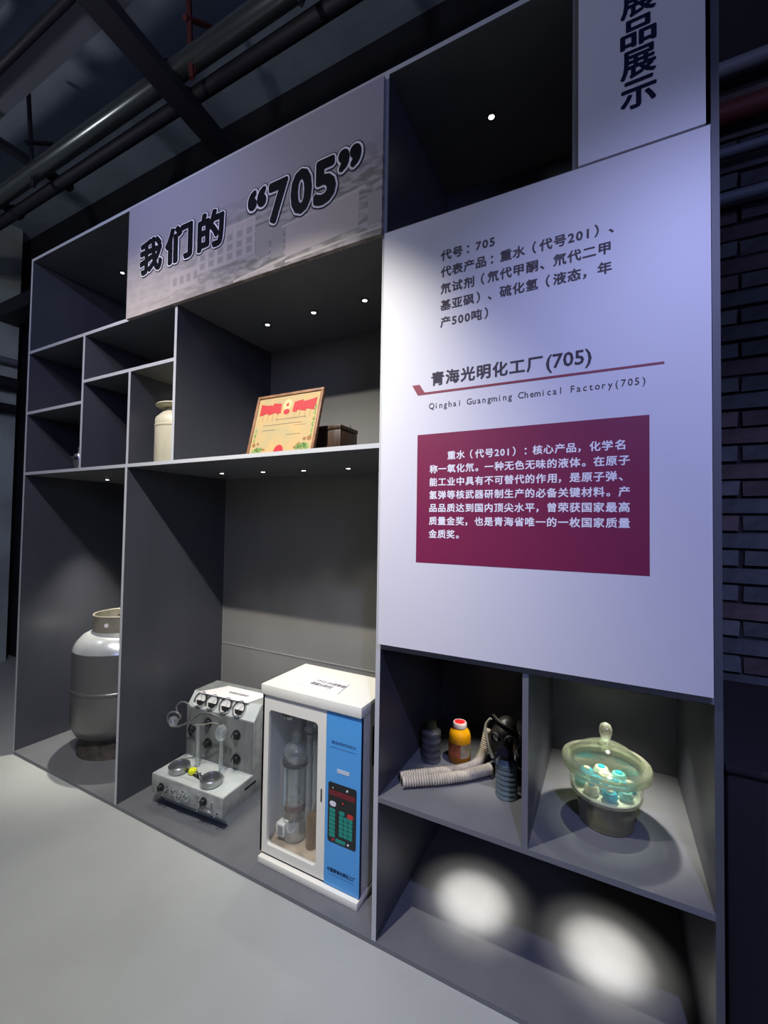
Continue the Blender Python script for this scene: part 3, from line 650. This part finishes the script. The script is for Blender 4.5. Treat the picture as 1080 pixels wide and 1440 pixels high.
# ================================================================== GAUGE TESTER
te = thing('gauge_test_bench', (-1.385, 0.088, 0.018), 'grey four-gauge test instrument with knobs and glass tubes left of the cream cabinet', 'test instrument', rz=math.radians(3.2))
Wt = 0.492
prism('pedestal', [(.055, 0), (.41, 0), (.41, .066), (.020, .066)], .04, Wt - .012, TLIGHT, te)
box('pedestal_shadow_gap', .04, Wt - .04, .020, .0545, .0, .0005, BLACKM, te) if False else None
prism('housing', [(0, .066), (0, .163), (.214, .163), (.214, .435), (.268, .508), (.44, .508), (.44, .066)], 0, Wt, TGREY, te, bevel=.003)
box('top_plate', .003, Wt - .003, .003, .212, .1632, .1650, TLIGHT, te, label='pale enamel working surface')
box('upright_panel', .004, Wt - .004, .2125, .214, .168, .432, TFACE, te, label='stained grey upright panel')
box('side_slot', Wt - .0005, Wt + .0008, .15, .235, .118, .130, BLACKM, te)
# sloping gauge strip
sl = Vector((0, .054, .073)).normalized(); nrm = Vector((0, -.073, .054)).normalized()
Msl = Matrix((Vector((1, 0, 0)), sl, nrm)).transposed().to_4x4()
bm = bmesh.new(); add_box(bm, .004, Wt - .004, .002, .088, 0, .002); o = from_bm('gauge_strip', bm, TLIGHT, te, label='pale sloping gauge strip'); o.matrix_local = Matrix.Translation((0, .214, .435)) @ Msl
for gx in (.085, .172, .272, .368):
    g = lathe('gauge', [(0, .004), (.033, .004), (.034, .014), (.041, .016), (.043, .012), (.043, 0)], (0, 0, 0), CHROME, te, seg=32)
    g.matrix_local = Matrix.Translation((gx, .214, .435)) @ Msl @ Matrix.Translation((0, .046, .002))
    d = lathe('dial', [(0, .0055), (.034, .0055), (.034, .004)], (0, 0, 0), DIALW, g, seg=28)
    bm = bmesh.new(); pts = [bm.verts.new((.030 * math.cos(a), .030 * math.sin(a) , .0062)) for a in [PI + .15 + (PI - .3) * k / 12 for k in range(13)]]; bm.faces.new(pts); from_bm('dial_cover', bm, BLACK, g, label='black lower half of the dial')
    bm = bmesh.new(); add_box(bm, -.0008, .0008, -.008, .024, .0062, .0070); nd = from_bm('needle', bm, BLACK, g); nd.rotation_euler[2] = random.uniform(-.7, .7)
# knobs on upright and front
def knob(x, y, z, r, m=BLACK, sl_=True):
    k = lathe('knob', [(r * 1.1, 0), (r * 1.1, .004), (r * .82, .006), (r * .72, .024), (r * .5, .027), (0, .027)], (x, y, z), m, te, seg=18, axis='Y')
    if sl_: box('pointer', x - .0025, x + .0025, y - .031, y - .026, z - r * .55, z + r * .55, CHROME if m != CHROME else BLACK, k)
    return k
for x, z, r in ((.170, .375, .023), (.375, .350, .024), (.172, .262, .025), (.378, .222, .026), (.060, .318, .014)): knob(x, .2125, z, r)
tube('side_lever', [(.050, .200, .345), (.044, .190, .315), (.052, .200, .282)], .006, BLACK, te, seg=8, smooth=4)
for x, z in ((.075, .112), (.372, .120)): knob(x, 0, z, .018)
for x, z in ((.125, .122), (.232, .128), (.330, .135), (.425, .122), (.110, .092), (.350, .080), (.395, .094), (.462, .083)):
    lathe('metal_stud', [(.007, 0), (.007, .006), (.004, .008), (.004, .022), (0, .024)], (x, 0, z), CHROME, te, seg=12, axis='Y')
for x, z in ((.165, .118), (.205, .098), (.255, .112)):
    lathe('glass_socket', [(.022, 0), (.024, .010), (.019, .014), (.012, .012), (.010, .004)], (x, 0, z), GLASSC, te, seg=18, axis='Y')
    lathe('socket_core', [(.010, 0), (.010, .016), (.004, .020), (0, .018)], (x, 0, z), STEEL, te, seg=14, axis='Y')
box('name_strip', .388, .420, -.0008, 0, .074, .084, PAPER, te)
# dishes on the working surface
for x, y in ((.112, .075), (.352, .062)):
    lathe('steel_dish', [(.030, 0), (.048, 0), (.053, .005), (.054, .032), (.050, .037), (.042, .036), (.039, .030), (.037, .004)], (x, y, .165), STEEL, te, seg=36)
    lathe('dish_bottom', [(0, .010), (.014, .010), (.016, .004), (.038, .004)], (x, y, .1655), DISHD, te, seg=28)
prism('link_bar', [(.150, .085), (.305, .055), (.305, .080), (.150, .112)], .165, .172, BLACKM, te, axis='Z')
lathe('yellow_button', [(0, .020), (.019, .018), (.022, .012), (.022, 0)], (.196, .088, .170), YELLOW, te, seg=22, label='bright yellow button')
for x, y in ((.232, .082), (.256, .080), (.274, .068)): lathe('metal_stud', [(0, .016), (.007, .014), (.007, 0)], (x, y, .171), CHROME, te, seg=12)
# glass tubes and curled hose
def gtube(x, y, z0, z1):
    o = lathe('glass_tube', [(.008, z0), (.010, z0), (.010, z1), (.008, z1)], (x, y, 0), GLASSC, te, seg=14); return o
gtube(.160, .150, .172, .385); gtube(.360, .118, .172, .415)
lathe('tube_foot', [(0, 0), (.016, 0), (.016, .008), (.010, .014), (.010, .04), (0, .04)], (.160, .150, .165), GLASSC, te, seg=16)
lathe('tube_foot', [(0, 0), (.018, 0), (.018, .008), (.010, .016), (.010, .05), (0, .05)], (.360, .118, .165), GLASSC, te, seg=16)
lathe('glass_bulb', [(0, .36), (.020, .365), (.032, .39), (.032, .41), (.020, .43), (.008, .44), (0, .44)], (.355, .118, 0), GLASSC, te, seg=22)
lathe('glass_bulb', [(0, .40), (.020, .405), (.026, .425), (.018, .445), (0, .45)], (.075, .06, 0), GLASSC, te, seg=22)
hose_pts = [(.355, .118, .440), (.345, .115, .470), (.300, .10, .492), (.235, .09, .486), (.190, .085, .450), (.140, .07, .415), (.085, .055, .400), (.048, .050, .425), (.050, .052, .462), (.092, .060, .475), (.118, .068, .452), (.110, .060, .430)]
tube('rubber_hose', hose_pts, .0055, RUBBER, te, seg=10, smooth=8)
tube('rubber_hose', [(.150, .08, .415), (.168, .085, .470), (.150, .09, .515), (.110, .08, .525), (.085, .07, .500), (.100, .065, .465)], .0048, RUBBER, te, seg=10, smooth=8)
tube('rubber_hose', [(.340, .115, .440), (.300, .11, .440), (.250, .10, .425), (.200, .09, .418)], .0035, STRAP, te, seg=8, smooth=8)
sheet('paper_sheet', [(-1.345, .335), (-.990, .360), (-.960, .500), (-1.265, .485)], .5275, 'white paper label lying on top of the gauge instrument', [('气路校验台', .30, .72, .42, .16)])

# ================================================================== GAS MASK COMPARTMENT
zl = ZL + h
def canister(name, x, y, m, label, rads=.040, hh=.122, n=6, capm=BLACK, twist=True):
    t = thing(name, (x, y, zl), label, 'canister')
    prof = [(0, 0), (rads - .002, 0), (rads, .003), (rads, .006)]
    stp = (hh - .016) / n
    for k in range(n):
        z = .008 + stp * k; prof += [(rads - .0022, z + .002), (rads - .0022, z + stp * .55), (rads, z + stp * .7), (rads, z + stp * .92)]
    prof += [(rads, hh - .003), (rads - .004, hh), (.022, hh + .012), (0, hh + .014)]
    lathe('body', prof, (0, 0, 0), m, t, seg=44)
    lathe('neck', [(0, hh + .010), (.023, hh + .010), (.020, hh + .030), (0, hh + .031)], (0, 0, 0), capm, t, seg=24)
    return t
k1 = canister('filter_canister', .4165, .235, CANB, 'blue grey ribbed filter canister with black neck beside the divider')
lathe('cap', [(0, .0), (.026, .0), (.028, .004), (.028, .012), (.022, .016), (0, .017)], (-.012, -.008, .150), STEELD, k1, seg=28, mtx=Matrix.Rotation(.35, 4, 'Y') @ Matrix.Rotation(-.15, 4, 'X'), label='tilted dark metal cap')
k2 = canister('filter_canister', .088, .325, CAND, 'dark ribbed filter canister in the shadow behind the hose ends', capm=MOSS, n=4)
lathe('cap', [(0, 0), (.019, 0), (.015, .012), (0, .014)], (0, 0, .150), MOSS, k2, seg=18)
b = thing('amber_bottle', (.192, .385, zl), 'small orange filled bottle with a red and white cap', 'bottle')
lathe('bottle_body', [(0, 0), (.040, 0), (.045, .004), (.046, .012), (.046, .090), (.045, .106), (.038, .124), (.028, .134), (.026, .140), (0, .141)], (0, 0, 0), ORANGE, b, seg=40)
lathe('bottle_base', [(.0465, .001), (.0472, .010), (.0472, .024), (.0466, .026)], (0, 0, 0), AMBERD, b, seg=40)
def arcband(nm, r, z0, z1, a0, a1, m, par, lab=None):
    bm = bmesh.new(); n = 20; A = [bm.verts.new((r * math.cos(a0 + (a1 - a0) * k / n), r * math.sin(a0 + (a1 - a0) * k / n), z0)) for k in range(n + 1)]
    Bv = [bm.verts.new((q.co.x, q.co.y, z1)) for q in A]
    for k in range(n): bm.faces.new((A[k], A[k + 1], Bv[k + 1], Bv[k]))
    return from_bm(nm, bm, m, par, True, lab)
arcband('label', .0468, .026, .080, math.radians(150), math.radians(292), LABR, b, 'faded red paper label')
arcband('label', .0468, .026, .080, math.radians(292), math.radians(400), LABB, b, 'faded buff paper label')
lathe('cap', [(.0245, .134), (.029, .136), (.029, .153), (.026, .157), (.0225, .157), (.0225, .155)], (0, 0, 0), CAPW, b, seg=32)
lathe('cap_disc', [(0, .156), (.0225, .156), (.0225, .150)], (0, 0, 0), REDCAP, b, seg=28, label='red cap top')
def corr(name, pts, r, label, m=HOSE, pitch=.0098):
    P = smooth_path(pts, 10); L_ = sum((P[i + 1] - P[i]).length for i in range(len(P) - 1)); n = int(L_ / pitch) * 4
    # resample evenly
    acc = [0]
    for i in range(len(P) - 1): acc.append(acc[-1] + (P[i + 1] - P[i]).length)
    Q = []
    for k in range(n + 1):
        s = L_ * k / n; i = min(max(j for j in range(len(acc)) if acc[j] <= s + 1e-9), len(P) - 2)
        t_ = (s - acc[i]) / max(acc[i + 1] - acc[i], 1e-9); Q.append(P[i].lerp(P[i + 1], t_))
    t = thing(name, pts[0], label, 'hose')
    base = Vector(pts[0])
    rf = lambda i, n_: r if (i < 5 or i > n_ - 6) else (r, r * .90, r * .76, r * .90)[i % 4]
    tube('hose_body', [q - base for q in Q], r, m, t, seg=20, rfun=rf)
    d = (Q[1] - Q[0]).normalized()
    o = lathe('hose_mouth', [(0, .0), (r * .62, 0), (r * .62, .0015)], (0, 0, 0), BLACKM, t, seg=18, label='dark open end'); o.matrix_local = Matrix.Translation(-d * .0018) @ d.to_track_quat('Z', 'Y').to_matrix().to_4x4()
    return t
hr = .0215
corr('corrugated_hose', [(.062, .090, zl + hr), (.120, .132, zl + hr), (.185, .180, zl + hr), (.250, .235, zl + hr + .002), (.300, .292, zl + .024), (.335, .330, zl + .026)], hr, 'front buff corrugated rubber hose lying on the shelf')
corr('corrugated_hose', [(.040, .118, zl + .020), (.085, .158, zl + .020), (.150, .212, zl + .020), (.235, .285, zl + .020), (.275, .352, zl + .022), (.285, .420, zl + .050), (.300, .440, zl + .125)], .0195, 'second buff corrugated hose behind the front one, rising to the mask')
mk = thing('gas_mask', (.378, .392, zl), 'crumpled black rubber gas mask behind the blue grey canister', 'gas mask')
bm = bmesh.new(); bmesh.ops.create_icosphere(bm, subdivisions=4, radius=1)
for v_ in bm.verts:
    x, y, z = v_.co
    f = 1 + .10 * math.sin(5 * x + 3 * z) + .06 * math.sin(9 * y + 4 * z)
    wz = .82 if z > 0 else 1.0
    v_.co = Vector((x * .062 * f * (1 - .25 * max(0, -z)), y * .066 * f * (1 - .2 * max(0, -z)), z * .112 * wz + .125 + .02 * x))
from_bm('face_piece', bm, MASK, mk, True)
for s in (-.024, .026):
    mt_ = Matrix.Rotation(.5 * (1 if s > 0 else -1), 4, 'Z') @ Matrix.Rotation(.15, 4, 'X')
    lathe('eye_ring', [(.016, 0), (.021, 0), (.021, .010), (.016, .010)], (s, -.052, .150), STEELD, mk, seg=22, axis='Y', mtx=mt_)
    lathe('eye_lens', [(0, .008), (.016, .006), (.016, 0)], (s, -.052, .150), GLASSB, mk, seg=20, axis='Y', mtx=mt_)
lathe('valve_snout', [(0, .040), (.018, .040), (.020, .030), (.020, .0)], (-.002, -.048, .095), STEELD, mk, seg=22, axis='Y')
tube('head_strap', [(-.055, -.01, .20), (-.075, -.015, .165), (-.060, -.045, .120), (-.035, -.062, .070)], .006, STRAP, mk, seg=8, smooth=6)
tube('head_strap', [(-.045, -.01, .215), (.0, -.05, .205), (.05, -.03, .175)], .005, MASK, mk, seg=8, smooth=6)
j = thing('brown_jar', (.463, .315, zl), 'dark glass jar half hidden behind the compartment divider', 'jar')
lathe('jar_body', [(0, 0), (.036, 0), (.040, .006), (.040, .150), (.036, .168), (.020, .182), (.018, .200), (.024, .203), (.024, .212), (.016, .212), (.015, .182), (.034, .160), (.036, .010), (0, .006)], (0, 0, 0), GLASSB, j, seg=32)
lathe('jar_ring', [(.040, .084), (.044, .084), (.044, .089), (.040, .089)], (0, 0, 0), STRAP, j, seg=32)
lathe('jar_stopper', [(0, .205), (.017, .205), (.026, .214), (.026, .238), (.020, .244), (0, .246)], (0, 0, 0), STRAP, j, seg=24, label='pale stopper')

# ================================================================== GLASS VESSEL
gv = thing('glass_desiccator', (.739, .262, zl), 'greenish glass desiccator with a knobbed domed lid in the right compartment', 'glass vessel')
lathe('lower_bowl', [(0, .004), (.060, .002), (.078, 0), (.084, .004), (.086, .020), (.088, .060), (.094, .085), (.108, .098), (.104, .100), (.090, .090), (.083, .062), (.081, .022), (.074, .010), (0, .010)], (0, 0, 0), GLASSF, gv, seg=64, label='murky lower bowl')
lathe('upper_bowl', [(.102, .092), (.110, .100), (.112, .112), (.1125, .160), (.115, .172), (.110, .172), (.107, .160), (.106, .112), (.100, .098)], (0, 0, 0), GLASSV, gv, seg=64)
lathe('rim', [(.110, .172), (.128, .170), (.134, .174), (.135, .181), (.131, .186), (.110, .187)], (0, 0, 0), GLASSR, gv, seg=72, label='thick ground glass rim')
lid = lathe('lid', [(.133, .1885), (.136, .193), (.134, .200), (.122, .205), (.110, .208), (.098, .218), (.078, .236), (.050, .250), (.022, .256), (.022, .250), (.048, .245), (.074, .231), (.094, .213), (.106, .203), (.110, .1885)], (0, 0, 0), GLASSV, gv, seg=72, label='domed glass lid')
lathe('lid_rim', [(.112, .1887), (.1335, .1887), (.1375, .194), (.135, .2010), (.122, .2060), (.112, .2070)], (0, 0, 0), GLASSR, lid, seg=72)
lathe('lid_knob', [(.026, .250), (.020, .258), (.015, .268), (.0155, .278), (.0200, .290), (.0205, .304), (.015, .317), (.006, .323), (0, .324)], (0, 0, 0), GLASSR, lid, seg=36)
lathe('perforated_plate', [(0, .100), (.101, .100), (.103, .104), (.101, .107), (0, .107)], (0, 0, 0), mat('white_porcelain', (.74, .74, .64), .35), gv, seg=48)
places = ('far right', 'back right', 'back', 'back left', 'far left', 'front left', 'front', 'front right', 'middle right', 'middle back', 'middle left', 'middle front')
for k in range(12):
    if k < 8: a, rd = 2 * PI * k / 8 + .18, .072
    else: a, rd = 2 * PI * (k - 8) / 4, .030
    mm_, cn = ((CYAN, 'cyan'), (PEARL, 'pearl white'), (CYAN2, 'pale teal'))[(k * 2 + (k > 7)) % 3]
    s = thing('crystal_stone', (.739 + rd * math.cos(a), .262 + rd * math.sin(a), zl + .108), 'round %s stone lying at the %s inside the glass desiccator' % (cn, places[k]), 'stone', group='coloured stones inside the glass desiccator')
    sz = random.uniform(.022, .027)
    lathe('stone', [(0, 0), (sz * .8, .002), (sz, sz * .6), (sz * .75, sz * 1.1), (0, sz * 1.25)], (0, 0, 0), mm_, s, seg=18)
    lathe('stone_core', [(0, sz * 1.25), (sz * .45, sz * 1.20), (sz * .40, sz * 1.3), (0, sz * 1.34)], (0, 0, 0), PEARL if k % 3 == 0 else CYAN, s, seg=14)
# flat print and lettering: too fine to take apart piece by piece
for o in bpy.data.objects:
    if o.type == 'MESH' and o.name.split('.')[0] in ('text_line', 'heading_text', 'english_text', 'printed_building', 'printed_trim', 'printed_windows', 'printed_shade', 'fascia_text', 'printed_text', 'written_line', 'red_flags', 'flag_folds', 'flag_poles', 'leaf_border', 'flower_border', 'letter', 'letter_outline', 'letter_shadow'):
        o['kind'] = 'stuff'
